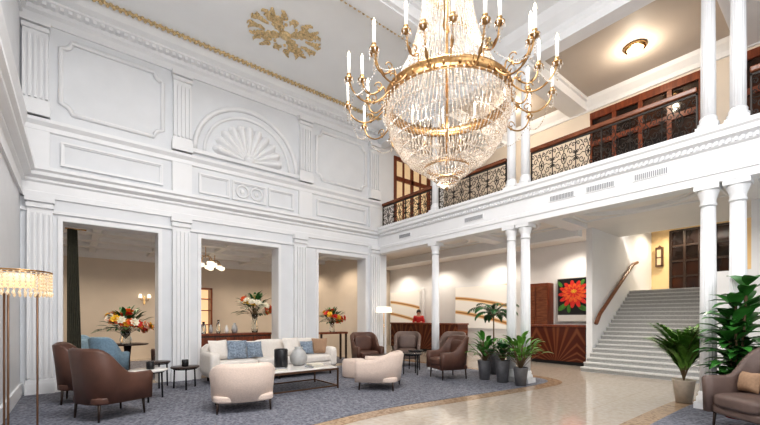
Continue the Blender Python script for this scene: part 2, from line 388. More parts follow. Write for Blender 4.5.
trim(m,'white arched niche moulding')
m=MB(); vs=[];fs=[];nt_=110;nr=10;L_=11
for i in range(nt_+1):
    a=pi*i/nt_
    lob=abs(sin(L_*a)); Rr=.72+.13*lob**.6
    for j in range(nr+1):
        r=.1+(Rr-.1)*j/nr; dep=.012+.16*lob**.7*(j/nr)
        if j==nr: dep=0
        vs.append((cx+r*cos(a),YL-dep,cz+.02+r*sin(a)))
for i in range(nt_):
    for j in range(nr):
        p=i*(nr+1)+j; fs.append((p,p+nr+1,p+nr+2,p+1))
m.add(vs,fs,True); m.ball((cx,YL-.02,cz+.05),.14,.12,.11)
trim(m,'white plaster scallop shell ornament')
def rope(a,b,lab):
    A=Vector(a);B=Vector(b);n=int((B-A).length/.1); m=MB(); d=(B-A)/n; u=d.normalized(); s=Vector((-u.y,u.x,0))
    m.tube([A,B],.024,n=8)
    for i in range(n):
        p=A+d*(i+.5); m.ball(p+s*.042+Vector((0,0,-.01)),.03,.03,.028,6,4); m.ball(p-s*.042+d*.5+Vector((0,0,-.01)),.03,.03,.028,6,4)
        if i%2==0: m.ball(p+Vector((0,0,-.025)),.04,.04,.03,6,4)
    trim(m,lab,'gilt')
rope((-.3,8.58,7.14),(7.0,8.58,7.14),'gilded leaf moulding on the ceiling edge')
rope((-.3,5.74,7.14),(7.0,5.74,7.14),'gilded leaf moulding beside the ceiling beam')
rope((7.0,5.74,7.14),(7.0,8.58,7.14),'gilded leaf moulding along the ceiling end')
m=MB().box(XW,7.2,5.0,5.5,6.85,7.15).box(XW,7.2,4.94,5.56,7.05,7.15).box(XW,7.2,5.08,5.42,6.82,6.85)
trim(m,'white boxed ceiling beam')
rope((-.3,4.76,7.14),(7.0,4.76,7.14),'gilded leaf moulding bordering the second ceiling bay')
m=MB()
def rl(m,x,y,a,L,W,bend=.6):
    vs=[];fs=[];n=10;px,py=x,y
    for i in range(n+1):
        t=i/n; aa=a+bend*t*1.8; w=W*sin(pi*(t*.9+.06))*(1+.35*cos(t*24))
        sx,sy=-sin(aa),cos(aa)
        vs+=[(px+sx*w,py+sy*w,7.148),(px,py,7.148-.04),(px-sx*w,py-sy*w,7.148)]
        px+=cos(aa)*L/n; py+=sin(aa)*L/n
    for i in range(n): q=i*3; fs+=[(q,q+1,q+4,q+3),(q+1,q+2,q+5,q+4)]
    m.add(vs,fs,True)
def spir(m,x,y,a,r,sg):
    m.tube([(x+r*(1-i/16)*cos(a+sg*i*.62),y+r*(1-i/16)*sin(a+sg*i*.62),7.13) for i in range(15)],.016,n=5)
mx_,my_=3.34,7.25
for sx in (-1,1):
    for sy in (-1,1):
        def A(a): return math.atan2(sin(a)*sy,cos(a)*sx)
        s=sx*sy; k_=.88
        for (x,y,a,L,W,bd) in ((.1,.05,.25,.5,.07,.7),(.1,.1,1.1,.42,.06,-.9),(.35,.22,.0,.38,.06,1.1),(.45,.12,-.3,.42,.055,.9),(.2,.3,.8,.34,.05,-.9),(.3,.4,2.2,.3,.05,-1.2),(.55,.3,1.4,.24,.045,-1.3),(.62,.1,.4,.24,.05,-.8),(.05,.35,1.4,.26,.05,1.0),(.42,.42,.2,.24,.04,.9)):
            rl(m,mx_+sx*x*k_,my_+sy*y*k_,A(a),L*.84,W,bd*s)
        spir(m,mx_+sx*.44,my_+sy*.25,A(0),.11,s); spir(m,mx_+sx*.2,my_+sy*.43,A(1),.08,-s); spir(m,mx_+sx*.67,my_+sy*.11,A(.5),.07,-s)
        m.ball((mx_+sx*.3,my_+sy*.13,7.14),.04,.04,.03,6,4); m.ball((mx_+sx*.11,my_+sy*.27,7.14),.035,.035,.03,6,4)
m.ball((mx_,my_,7.14),.13,.11,.07)
trim(m,'gilded acanthus scroll ceiling medallion','gilt')
# ------------------------------------------------ right gallery
m=MB().box(7.19,7.42,-4,YL,3.3,3.98)
pr=[(0,3.3),(.03,3.3),(.03,3.42),(.05,3.42),(.05,3.5),(.02,3.52),(.02,3.78),(.06,3.8),(.06,3.86),(.13,3.9),(.13,3.97),(.16,4.0),(.16,4.06),(0,4.06)]
m.prof(pr,(7.19,-4),(7.19,YL-.2),(-1,0))
y=-4
while y<YL-.3: m.box(7.095,7.19,y,y+.035,3.81,3.86); y+=.07
m.box(7.19,7.6,-4,YL,3.98,4.06)
trim(m,'white gallery entablature with dentils')
m=MB().box(7.19,7.42,-4,YL,6.6,7.15).prof([(0,6.6),(.04,6.6),(.04,6.75),(.08,6.8),(.08,6.88),(.22,7.0),(.3,7.15),(0,7.15)],(7.19,-4),(7.19,YL-.3),(-1,0))
m.prof([(0,6.6),(.04,6.6),(.04,6.7),(.1,6.8),(.1,6.9),(0,6.9)],(7.42,-4),(7.42,YL),(1,0))
trim(m,'white beam above the gallery columns')
for yy in (4.41,1.155,6.78):
    trim(MB().box(7.42,10.2,yy-.22,yy+.22,6.62,6.9).box(7.42,10.2,yy-.28,yy+.28,6.82,6.9),'white cross beam on the gallery ceiling')
trim(MB().prof([(0,6.6),(.05,6.6),(.05,6.7),(.16,6.82),(.2,6.9),(0,6.9)],(10.2,-4),(10.2,YL),(-1,0)),'white crown moulding on the gallery wall')
m=MB()
for y0,y1 in ((1.5,4.1),(4.75,6.6),(7.0,8.9)):
    pts=[(7.8,y0),(9.9,y0),(9.9,y1),(7.8,y1)]; m.tube([(a,b,3.76) for a,b in pts],.04,closed=True,n=6)
    c=((8.85),(y0+y1)/2); m.tube([(c[0]+.85*cos(i*pi/20),c[1]+(y1-y0)*.42*sin(i*pi/20),3.75) for i in range(40)],.045,closed=True)
    m.tube([(c[0]+.72*cos(i*pi/20),c[1]+(y1-y0)*.36*sin(i*pi/20),3.755) for i in range(40)],.02,closed=True)
trim(m,'white panel and oval mouldings on the lower ceiling')
for yy in (4.41,1.155,6.78):
    trim(MB().box(7.42,10.2,yy-.2,yy+.2,3.64,3.76),'white cross beam beneath the gallery')
trim(MB().box(10.2,10.45,4.45,14.6,3.5,3.76),'white beam in front of the reception')
m=MB()
for i in range(4):
    y0=10+i*1.1; m.box(-2,7.2,y0,y0+.18,3.34,3.46)
for i in range(6):
    x0=-1.2+i*1.5; m.box(x0,x0+.16,YL+.4,14.6,3.36,3.46)
trim(m,'white coffered beams on the lounge ceiling')
trim(MB().prof([(0,3.2),(.05,3.22),(.12,3.36),(.14,3.46),(0,3.46)],(-2,14.6),(7.2,14.6),(0,-1)),'white crown moulding in the lounge')
for yy,w in ((5.45,.55),(3.42,.5),(2.75,.5),(2.0,.5),(7.8,.5)):
    v=thing('air_vent','small grey slotted vent grille in the white gallery fascia','vent',(7.165,yy,3.65),group='fascia vent grilles')
    MB().box(-.012,.004,-w/2,w/2,-.06,.06).obj('grille_plate','trimw',v)
    g=MB(); y=-w/2+.03
    while y<w/2-.03: g.box(-.018,-.012,y,y+.016,-.045,.045); y+=.028
    g.obj('slats','vent',v)
def column(x,y,z0,z1,r,lab,grp):
    c=thing('column',lab,'column',(x,y,z0),group=grp); H=z1-z0
    MB().box(-r*1.45,r*1.45,-r*1.45,r*1.45,0,.1).lathe([(r*1.4,.1),(r*1.45,.13),(r*1.4,.17),(r*1.15,.19),(r*1.2,.23),(r*1.05,.26)]).obj('base','trimw',c)
    MB().lathe([(r,.26),(r*1.0,H*.4),(r*.88,H-.3)],n=64,flute=.1,fn=16).obj('shaft','trimw',c)
    MB().lathe([(r*.98,H-.3),(r*1.02,H-.27),(r*.92,H-.25),(r*.95,H-.2),(r*1.3,H-.1),(r*1.35,H-.07)]).box(-r*1.45,r*1.45,-r*1.45,r*1.45,H-.07,H).obj('capital','trimw',c)
for yy in (6.78,4.57,4.245,1.318,.993):
    column(7.31,yy,0,3.3,.1,'slender white fluted column supporting the gallery','lower colonnade')
    column(7.31,yy,4.06,6.6,.09,'slender white column rising from the gallery edge','upper colonnade')
MW=.46
def railmesh():
    m=MB(); w=.58;h=.6;c=h*.5
    def tb(p,r=.008): m.tube([(0,a,b) for a,b in p],r,n=5)
    def sp(y,z,r,a0,sg,tt=2.3): tb([(y+r*(1-i/17)*cos(a0+sg*i/14*tt*pi),z+r*(1-i/17)*sin(a0+sg*i/14*tt*pi)) for i in range(15)],.008)
    tb([(-w/2,0),(-w/2,h)],.011)
    m.tube([(0,.06*cos(i*pi/10),c+.1*sin(i*pi/10)) for i in range(20)],.009,n=5,closed=True)
    m.ball((0,0,c),.02,.025,.035,8,5)
    for k in range(6):
        a=k*pi/3; tb([(0.02*cos(a),c+.03*sin(a)),(.05*cos(a+.25),c+.085*sin(a+.25))],.007)
    for sy in (-1,1):
        for sz in (-1,1):
            sg=sy*sz
            sp(sy*.155,c+sz*.10,.07,0 if sy<0 else pi,-sg)
            sp(sy*.235,c+sz*.21,.048,(pi if sy<0 else 0),sg)
            sp(sy*.065,c+sz*.215,.048,(0 if sy<0 else pi),sg)
            sp(sy*.25,c+sz*.06,.035,0 if sy<0 else pi,-sg)
            tb([(0,c+sz*.11),(sy*.02,c+sz*.19),(sy*.05,c+sz*.27)],.007)
            tb([(sy*.09,c+sz*.10),(sy*.12,c+sz*.19),(sy*.17,c+sz*.25),(sy*.2,c+sz*.27)],.007)
            tb([(sy*.24,c+sz*.10),(sy*.27,c+sz*.05),(sy*.285,c)],.007)
            m.ball((0,sy*.15,c+sz*.235),.012,.02,.015,6,4)
        tb([(sy*.075,c),(sy*.13,c+.02),(sy*.2,c-.02),(sy*.285,c)],.007)
    return m.mesh('iron_panel','iron')
RM=railmesh()
def railing(y0,y1):
    r=thing('balcony_railing','ornate black wrought-iron balcony railing with red-brown wooden handrail','railing',(7.31,(y0+y1)/2,4.06),group='gallery railings')
    L=y1-y0; n=max(1,round(L/MW)); w=L/n
    MB().box(-.05,.05,-L/2,L/2,.69,.77).obj('handrail','rail',r,bev=.015)
    MB().box(-.014,.014,-L/2,L/2,.035,.06).box(-.014,.014,-L/2,L/2,.655,.68).box(-.014,.014,L/2-.02,L/2,0,.69).box(-.014,.014,-L/2,-L/2+.02,0,.69).box(-.014,.014,-.01,.01,0,.69).obj('rail_frame','iron',r)
    for i in range(n):
        o=mk(RM,'iron_panel',r,(0,-L/2+(i+.5)*w,.055)); o.scale=(1,w/.58,1)
for a,b in ((6.9,8.95),(4.69,6.66),(1.44,4.12),(-1.2,.87)): railing(a,b)
def woodwin(y0,y1,n):
    w=thing('window_%d'%n,'tall red-brown wooden window partition with dark glass','window',(10.25,(y0+y1)/2,4.0),kind='structure')
    L=y1-y0; k=max(2,round(L/.5)); f=MB(); f.box(-.06,.06,-L/2,L/2,0,.35).box(-.06,.06,-L/2,L/2,2.38,2.55).box(-.055,.055,-L/2,L/2,1.7,1.82)
    for i in range(k+1):
        y=-L/2+L*i/k; f.box(-.05,.05,max(-L/2,y-.045),min(L/2,y+.045),0,2.55)
        if i<k:
            f.box(-.03,.03,y,y+L/k,1.05,1.09)
    f.obj('window_frame','mahog',w); MB().box(-.01,.01,-L/2,L/2,.35,2.4).obj('glass_pane','pane',w)
woodwin(1.95,4.15,1); woodwin(-3.5,1.45,2)
d=thing('door_1','wood-framed doorway with dim warm glass above the gallery','door',(8.675,YL,4.06),kind='structure')
MB().box(-.825,-.72,-.03,.1,0,2.44).box(.72,.825,-.03,.1,0,2.44).box(-.72,.72,-.03,.1,2.34,2.44).box(-.72,.72,0,.08,1.7,1.83).box(-.05,.05,0,.08,0,2.34).box(-.4,-.36,0,.08,0,2.34).box(.36,.4,0,.08,0,2.34).box(-.72,.72,0,.08,0,.3).obj('door_frame','mahog',d)
MB().box(-.72,.72,.06,.07,.3,2.34).obj('glass_pane','dimglass',d)
# ------------------------------------------------ carpets & inlay
def poly(m,pts,z,th=.008):
    n=len(pts); vs=[(x,y,z) for x,y in pts]+[(x,y,z-th) for x,y in pts]
    return m.add(vs,[tuple(range(n)),tuple(reversed(range(n,2*n)))]+[(i,(i+1)%n,n+(i+1)%n,n+i) for i in range(n)])
def smooth(pts,k=3):
    for _ in range(k):
        q=[pts[0]]
        for a,b in zip(pts,pts[1:]):
            q+=[(a[0]*.75+b[0]*.25,a[1]*.75+b[1]*.25),(a[0]*.25+b[0]*.75,a[1]*.25+b[1]*.75)]
        q.append(pts[-1]); pts=q
    return pts
def band(m,pts,w,z):
    n=len(pts); vs=[]
    for i,p in enumerate(pts):
        a=Vector(pts[max(0,i-1)]);b=Vector(pts[min(n-1,i+1)]); t=(b-a).normalized(); o=Vector((t.y,-t.x))*w
        vs+=[(p[0],p[1],z),(p[0]+o.x,p[1]+o.y,z)]
    return m.add(vs,[(2*i,2*i+1,2*i+3,2*i+2) for i in range(n-1)])
edge=smooth([(XW+.03,4.15),(2.0,4.2),(3.4,4.38),(5.2,4.15),(7.3,3.92),(8.05,4.05),(8.15,5.0),(8.0,9.0)])
c=MB(); poly(c,edge+[(XW+.03,9.0)],.009); c.obj('carpet','carpet',label='large slate blue patterned carpet under the lounge seating',cat='carpet')
b=MB(); band(b,edge,.28,.003); b.obj('floor_inlay','mosaic',label='tan mosaic border curving around the lounge carpet',cat='floor inlay',fixn=False)
edge2=smooth([(2.0,1.58),(7.0,1.58),(7.9,1.5),(8.0,.6),(8.0,-3)])
c=MB(); poly(c,edge2+[(2.0,-3)],.009); c.obj('carpet','carpet',label='slate blue patterned carpet beside the paired columns',cat='carpet')
b=MB(); e3=[(x,y) for x,y in edge2][::-1]; band(b,e3,.25,.003); b.obj('floor_inlay','mosaic',label='tan mosaic border along the walkway carpet edge',cat='floor inlay',fixn=False)
c=MB().box(-1.9,7.1,YL+.5,14.0,.001,.008); c.obj('carpet','carpet',label='patterned carpet in the adjoining lounge',cat='carpet')
# ------------------------------------------------ stairs
st=thing('staircase','wide speckled grey stone staircase rising to a landing','staircase',(10,0,0))
NSt=20; RI=2.2/NSt; RU=3.6/NSt
for i in range(NSt):
    x0=i*RU
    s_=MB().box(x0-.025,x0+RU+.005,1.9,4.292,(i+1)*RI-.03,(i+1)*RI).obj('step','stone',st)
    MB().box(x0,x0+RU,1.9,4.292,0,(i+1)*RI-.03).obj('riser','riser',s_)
h=thing('handrail','brown wooden wall-mounted stair handrail','handrail',(10,4.3,0))
MB().tube([(.72,-.09,1.2),(.95,-.09,1.45),(3.4,-.09,3.0),(3.8,-.09,3.1)],.05,n=8).obj('rail','railx',h)
for xx in (1.2,2.2,3.2):
    zz=1.45+(xx-.95)*1.55/2.45; MB().tube([(xx,-.08,zz-.04),(xx,-.04,zz-.1),(xx,0,zz-.1)],.012).obj('bracket','bronze',h)
dr=thing('door_2','dark-framed glazed double door on the landing','door',(15.5,3.0,2.2),kind='structure')
f=MB()
for y in (-.75,-.38,0,.38,.75): f.box(-.06,0,y-.035,y+.035,0,2.05)
for z in (.0,.5,1.0,1.5,2.0): f.box(-.05,0,-.75,.75,z,z+.06)
f.obj('door_frame','dark',dr); MB().box(-.02,-.005,-.75,.75,0,2.05).obj('glass_pane','pane',dr)
l=thing('wall_lantern','dark bronze wall lantern with dim glow on the landing wall','wall lamp',(15.45,4.05,3.1))
MB().box(-.1,.04,-.1,.1,-.02,.04).box(-.1,.04,-.1,.1,.58,.64).box(-.1,-.085,-.1,-.06,0,.6).box(-.1,-.085,.06,.1,0,.6).box(-.1,-.085,-.1,.1,.28,.31).box(.02,.04,-.1,.1,0,.6).lathe([(.06,.64),(.01,.72)]).obj('lantern_frame','bronze',l)
MB().box(-.075,.01,-.07,.07,.04,.57).obj('lantern_glass','dimglass',l)
# ------------------------------------------------ reception
def desk(y0,y1,lab):
    d=thing('reception_desk',lab,'reception desk',(11,(y0+y1)/2,0),group='reception desks'); L=y1-y0
    MB().box(0,.6,-L/2,L/2,.1,1.09).obj('desk_body','sunburst',d); MB().box(.04,.6,-L/2+.03,L/2-.03,0,.1).obj('plinth','blackm',d)
    MB().box(-.04,.64,-L/2-.02,L/2+.02,1.09,1.15).obj('desk_top','mahog',d,bev=.01)
desk(4.6,6.25,'red-brown reception desk with sunburst wood veneer'); desk(9.1,12.9,'long dark red wood reception desk')
trim(MB().box(12.3,12.4,12.2,14.5,.0,2.7).box(12.3,12.4,7.1,10.4,0,2.7),'white niche surrounds behind the reception')
for y0,y1 in ((12.35,14.4),(7.65,10.25)):
    a=thing('wall_panel','cream wall artwork with flowing gold-brown waves','artwork',(12.27,(y0+y1)/2,.95),group='wave art panels'); L=y1-y0
    MB().box(-.015,.02,-L/2,L/2,0,1.65).obj('panel_face','agate',a); MB().box(-.018,.02,-L/2-.015,-L/2,0,1.65).box(-.018,.02,L/2,L/2+.015,0,1.65).obj('panel_edge','white_c',a)
w=thing('cabinet','tall red-brown wooden cabinet beside the reception painting','cabinet',(12.14,6.6,0))
MB().box(-.15,.24,-.42,.42,0,2.5).obj('body','mahog',w)
for sg in (-1,1): MB().box(-.17,-.15,sg*.21-.19,sg*.21+.19,.1,2.4).obj('door','rail',w,bev=.01)
p=thing('painting','slim-framed picture of large red-orange flower with green leaves','painting',(12.34,5.55,1.25))
MB().box(-.03,.04,-.45,.45,0,1.36).obj('canvas','blackm',p)
MB().box(-.05,.04,-.465,-.45,-.015,1.375).box(-.05,.04,.45,.465,-.015,1.375).box(-.05,.04,-.45,.45,1.36,1.375).box(-.05,.04,-.45,.45,-.015,0).obj('frame','greyc',p)
MB().box(-.045,-.03,-.45,.45,0,.2).obj('pale_strip','white_c',p)
def flat_flower(cy,cz,r,m,n=11,dx=0,sq=1,ph=0):
    q=MB()
    for k in range(n):
        a=2*pi*k/n+ph; X=-.034-.002*(k%2)-dx; vs=[(X,cy,cz)]
        for t in range(9):
            u=t/8*pi; rr=r*(.25+.75*sin(u)**.7) if 0<t<8 else 0.1*r
            aa=a+(t/8-.5)*.62; yy=cy+rr*cos(aa); zz=cz+rr*sin(aa)*sq; vs.append((X,max(-.445,min(.445,yy)),max(.205,min(1.355,zz))))
        q.add(vs,[(0,i,i+1) for i in range(1,9)])
    q.obj('painted_flower',m,p,fixn=False)
q=MB()
for k,(cy,cz,a,r) in enumerate(((.3,.45,-.6,.3),(-.32,.42,3.6,.28),(.1,.4,-1.6,.22),(-.3,1.2,2.2,.22),(.38,1.2,.9,.2))):
    vs=[(-.033,cy,cz)]
    for t in range(13):
        u=2*pi*t/12; y_=r*.6*cos(u); z_=r*.28*sin(u); vs.append((-.033,max(-.445,min(.445,cy+y_*cos(a)-z_*sin(a))),max(.205,min(1.355,cz+y_*sin(a)+z_*cos(a)))))
    q.add(vs,[(0,i,i+1) for i in range(1,13)])
q.obj('painted_leaves','leaf',p,fixn=False)
flat_flower(-.06,.86,.50,'red',13,.004,.9); flat_flower(-.06,.90,.38,'orange',13,.008,.8,.2); flat_flower(-.06,.93,.24,'red',11,.012,.75); flat_flower(-.06,.95,.10,'yellow',9,.016,.7,.1)
# person behind desk
def person(loc,rz):
    P=thing('person','person with dark hair in a red jacket standing behind the desk','person',loc,rz)
    J={'pel':(0,0,.95,.15),'wa':(0,0,1.08,.125),'ch':(0,0,1.28,.15),'sh':(0,0,1.40,.12),'ne':(0,.0,1.47,.055),'hb':(0,-.01,1.53,.07),'hm':(0,-.015,1.60,.09),'ht':(0,-.01,1.68,.065)}
    ed=[('pel','wa'),('wa','ch'),('ch','sh'),('sh','ne'),('ne','hb'),('hb','hm'),('hm','ht')]
    for s,n in ((-1,'l'),(1,'r')):
        J.update({n+'s':(s*.17,0,1.40,.065),n+'e':(s*.23,.0,1.14,.045),n+'w':(s*.14,-.24,1.18,.032),n+'p':(s*.12,-.31,1.175,.036),
          n+'h':(s*.09,0,.88,.1),n+'k':(s*.1,-.01,.48,.065),n+'a':(s*.1,.02,.09,.045),n+'t':(s*.11,-.14,.04,.04)})
        ed+=[('sh',n+'s'),(n+'s',n+'e'),(n+'e',n+'w'),(n+'w',n+'p'),('pel',n+'h'),(n+'h',n+'k'),(n+'k',n+'a'),(n+'a',n+'t')]
        for f in range(4):
            x=s*.12+(f-1.5)*.018; l=(.07,.08,.075,.06)[f]
            J[n+'f%d'%f]=(x,-.35,1.172,.010); J[n+'g%d'%f]=(x,-.35-l*.6,1.16,.008)
            ed+=[(n+'p',n+'f%d'%f),(n+'f%d'%f,n+'g%d'%f)]
        J[n+'u']=(s*.12-s*.045,-.31,1.17,.011); J[n+'v']=(s*.12-s*.06,-.35,1.16,.009); ed+=[(n+'p',n+'u'),(n+'u',n+'v')]
    for nme,keys,sc,m,add in (('body',list(J),1,'skin',0),('jacket',['pel','wa','ch','sh','ls','le','lw','rs','re','rw'],1,'redcloth',.018),('trousers',['pel','lh','lk','la','rh','rk','ra'],1,'blackm',.02)):
        eds=[e for e in ed if e[0] in keys and e[1] in keys]
        ks=keys
        me=bpy.data.meshes.new(nme); me.from_pydata([J[k][:3] for k in ks],[(ks.index(a),ks.index(b)) for a,b in eds],[]); me.materials.append(M[m])
        o=mk(me,nme,P)
        sm=o.modifiers.new('skin','SKIN'); sm.use_smooth_shade=True
        if not me.skin_vertices:
            bm=bmesh.new(); bm.from_mesh(me); bm.verts.layers.skin.verify(); bm.to_mesh(me); bm.free()
        for i,k in enumerate(ks):
            v=me.skin_vertices[0].data[i]; r=J[k][3]*sc+add; v.radius=(r,r*(.75 if k in('ch','wa','sh','pel') else 1)); v.use_root=(i==0)
        sb=o.modifiers.new('sub','SUBSURF'); sb.levels=1; sb.render_levels=2
    MB().ball((0,.015,1.62),.1,.105,.12).obj('hair','hair',P)
    MB().ball((0,-.105,1.585),.014,.02,.022,8,6).ball((-.09,0,1.59),.012,.02,.03,6,4).ball((.09,0,1.59),.012,.02,.03,6,4).obj('nose_and_ears','skin',P)
    MB().ball((-.032,-.093,1.61),.012,.008,.008,6,4).ball((.032,-.093,1.61),.012,.008,.008,6,4).obj('eyes','blackm',P)
    MB().ball((0,-.095,1.55),.022,.008,.007,6,4).obj('mouth','red',P)
person((11.95,12.1,0),face(-1,-.9))
# ------------------------------------------------ furniture
def shell(w,d,zb,ha,hb,th,flare=.06,rc=.26):
    P=[];hw=w/2;hd=d/2
    n=6
    for i in range(n): P.append((hw,-hd+(d-rc)*i/n,1,0))
    for i in range(9): a=pi/2*i/8; P.append((hw-rc+rc*cos(a),hd-rc+rc*sin(a),cos(a),sin(a)))
    Q=[(-x,y,-nx,ny) for x,y,nx,ny in reversed(P)]; P=P+Q
    m=MB(); vs=[];k=10
    for x,y,nx,ny in P:
        s=max(0,min(1,(y-(-hd+d*.35))/(d*.6))); s=s*s*(3-2*s); top=ha+(hb-ha)*s
        fl=flare*(.4+.6*s)
        sec=[(0,zb),(.0,zb+(top-zb)*.5),(.01,top-th*.5),(-th*.2,top-.015),(-th*.5,top),(-th*.8,top-.015),(-th,top-th*.5),(-th,zb+(top-zb)*.5),(-th,zb),(-th*.5,zb)]
        for o,z in sec:
            oo=o+fl*((z-zb)/(hb-zb)); vs.append((x+nx*oo,y+ny*oo,z))
    L=len(P);fs=[]
    for i in range(L-1):
        for j in range(k): l=(j+1)%k; fs.append((i*k+j,i*k+l,(i+1)*k+l,(i+1)*k+j))
    fs+=[tuple(range(k)),tuple((L-1)*k+j for j in reversed(range(k)))]
    return m.add(vs,fs,True)
cache={}
def chair(name,kind,loc,rz,m,label,group,w=.74,d=.72,ha=.6,hb=.9,zb=.22,th=.075,lm='dark',legh=.25,rc=.26):
    c=thing(name,label,'armchair',loc,rz,group)
    if kind not in cache:
        cache[kind]=(fixnorm(shell(w,d,zb,ha,hb,th,rc=rc).mesh('shell',m)),
          MB().sbox((0,-.04,zb+.16),(w/2-th*.9,d/2-.02,.09),5).mesh('seat',m),
          MB().sbox((0,0,zb+.045),(w/2-.015,d/2-.015,.06),6).mesh('seat_base',m),
          MB().tube([(0,0,legh),(.012,.012,0)],[.02,.012],n=8).mesh('leg',lm),
          MB().sbox((0,0,0),(w/2-th-.02,.06,(hb-zb)*.28),4).mesh('back_cushion',m))
    a=cache[kind]
    for me,nme in zip(a[:3],('backrest','seat','seat_base')): mk(me,nme,c)
    mk(a[4],'back_cushion',c,(0,d/2-th-.05,zb+.22+(hb-zb)*.28),(-.12,0,0))
    for k,(x,y) in enumerate(((-1,-1),(1,-1),(1,1),(-1,1))):
        mk(a[3],'leg',c,(x*(w/2-.08),y*(d/2-.08),0),(0,0,math.atan2(y,x)-pi/4))
    return c
G='brown leather lounge armchairs'
K=dict(w=.70,d=.72,ha=.6,hb=.95)
chair('armchair','br',(.37,6.4,.01),face(.75,.35),'leather','brown leather armchair with curved back on dark legs',G,**K)
chair('armchair','br',(.14,7.85,.01),face(1,-.1),'leather','brown leather armchair standing by the wall pier',G,**K)
chair('armchair','br',(6.07,8.15,.01),face(-.3,-1),'leather','brown leather armchair near the corner pier',G,**K)
chair('armchair','br',(6.5,5.65,.01),face(-1,.35),'leather','brown leather armchair beside the potted plants',G,**K)
G2='taupe lounge armchairs'
chair('armchair','tp',(7.35,7.9,.01),face(-.8,-.8),'leather2','taupe upholstered armchair by the slender column',G2,**K)
chair('armchair','tp',(8.25,7.1,.01),face(-1,-.2),'leather2','taupe upholstered armchair under the gallery',G2,**K)
chair('armchair','tp2',(6.12,.60,.01),face(-.75,.55),'leather2','large taupe leather armchair with a small tan cushion',G2,w=.76,d=.78,ha=.64,hb=1.0,zb=.2)
G3='cream boucle armchairs'
K3=dict(w=.86,d=.78,ha=.56,hb=.70,zb=.15,th=.13,legh=.18,rc=.36)
chair('armchair','cr',(1.95,5.72,.01),face(.25,1),'boucle','cream boucle tub armchair facing the sofa',G3,**K3)
chair('armchair','cr',(4.6,5.72,.01),face(-.65,.8),'boucle','cream boucle tub armchair at the end of the coffee table',G3,**K3)
chair('armchair','bl',(.52,9.85,.01),face(.5,.6),'bluefab','slate blue upholstered chair at the lounge table','lounge chairs',w=.54,d=.54,ha=.62,hb=.95,th=.07)
chair('armchair','bl',(.25,11.0,.01),face(.6,-.4),'bluefab','slate blue upholstered chair behind the lounge table','lounge chairs',w=.54,d=.54,ha=.62,hb=.95,th=.07)
chair('armchair','br2',(1.75,10.3,.01),face(-.9,-.2),'leather','small brown chair at the lounge table','lounge chairs',w=.58,d=.58,ha=.6,hb=.88)
# sofa
so=thing('sofa','long ivory upholstered sofa with loose cushions against the wall','sofa',(3.5,8.25,.01),0)
Ls=2.9
MB().sbox((0,0,.22),(Ls/2,.44,.1),10).obj('sofa_base','sofa',so)
MB().sbox((0,.36,.48),(Ls/2,.1,.33),8).obj('backrest','sofa',so)
for s in (-1,1): MB().sbox((s*(Ls/2-.09),0,.4),(.1,.44,.24),8).obj('arm','sofa',so)
for i in range(3):
    x=(i-1)*.9; MB().sbox((x,-.07,.38),(.44,.38,.09),6).obj('seat_cushion','sofa',so); MB().sbox((x,.2,.63),(.43,.11,.22),4).obj('back_cushion','sofa',so)
for x in (-1.3,0,1.3):
    for y in (-.36,.36): MB().lathe([(.02,0),(.025,.13)],x,y,10).obj('leg','dark',so)
def cushion(x,y,z,rz,tilt,m,lab,s=.42):
    MB().pillow(s,s,.16).obj('cushion',m,None,(x,y,z),(tilt,0,rz),label=lab,cat='cushion',group='sofa cushions')
cushion(2.32,8.12,.49,.3,-.3,'sofa','plain ivory square cushion leaning on the sofa arm')
cushion(2.65,8.08,.49,-.15,-.3,'bluep','blue and white patterned cushion on the sofa',.4)
cushion(3.05,8.12,.49,.1,-.3,'bluep','grey-blue patterned square cushion on the sofa',.36)
cushion(3.93,8.12,.49,.1,-.3,'sofa','ivory square cushion on the middle of the sofa')
cushion(4.3,8.1,.49,-.1,-.3,'bluep','pale blue square cushion on the sofa',.32)
cushion(4.64,8.12,.49,-.4,-.3,'tan','tan square cushion at the sofa end',.38)
cushion(6.22,.76,.47,face(-.75,.55),-.2,'tan','small tan cushion on the taupe armchair',.24)
ct=thing('coffee_table','low rectangular coffee table with white marble top and bronze metal frame','coffee table',(3.2,6.6,.01))
MB().box(-.70,.70,-.44,.44,.385,.41).obj('table_top','whitetop',ct,bev=.005)
f=MB()
for z0,z1 in ((.35,.385),(.04,.065)):
    f.box(-.72,.72,-.46,-.435,z0,z1).box(-.72,.72,.435,.46,z0,z1).box(-.72,-.695,-.435,.435,z0,z1).box(.695,.72,-.435,.435,z0,z1)
f.obj('table_frame','bronze',ct)
for x in (-.708,.708):
    for y in (-.448,.448): MB().box(x-.013,x+.013,y-.013,y+.013,0,.35).obj('leg','bronze',ct)
def book(x,y,z,rz,m,w=.3,d=.22,h=.03):
    b=thing('book','hardback coffee-table book lying on the marble table','book',(x,y,z),rz,'coffee-table books')
    MB().box(-w/2,w/2,-d/2,d/2,0,.004).box(-w/2,w/2,-d/2,d/2,h-.004,h).box(-w/2,-w/2+.006,-d/2,d/2,0,h).obj('cover',m,b); MB().box(-w/2+.006,w/2-.006,-d/2+.005,d/2-.005,.004,h-.004).obj('pages','book2',b)
book(3.55,6.4,.42,.3,'book1'); book(3.56,6.41,.451,.1,'book2',.26,.2); book(2.8,6.4,.42,-.2,'book1')
MB().lathe([(.0,0),(.115,0),(.125,.02),(.125,.33),(.115,.35),(.1,.35),(.1,.05),(0,.04)]).obj('vase','blackm',loc=(3.0,6.7,.42),label='black cylindrical vase on the coffee table',cat='vase')
MB().lathe([(0,0),(.1,0),(.16,.07),(.175,.17),(.12,.28),(.07,.33),(.08,.36),(.065,.36),(.055,.32),(0,.28)]).obj('vase','greyc',loc=(3.42,6.82,.42),label='large rounded grey ceramic vase on the coffee table',cat='vase')
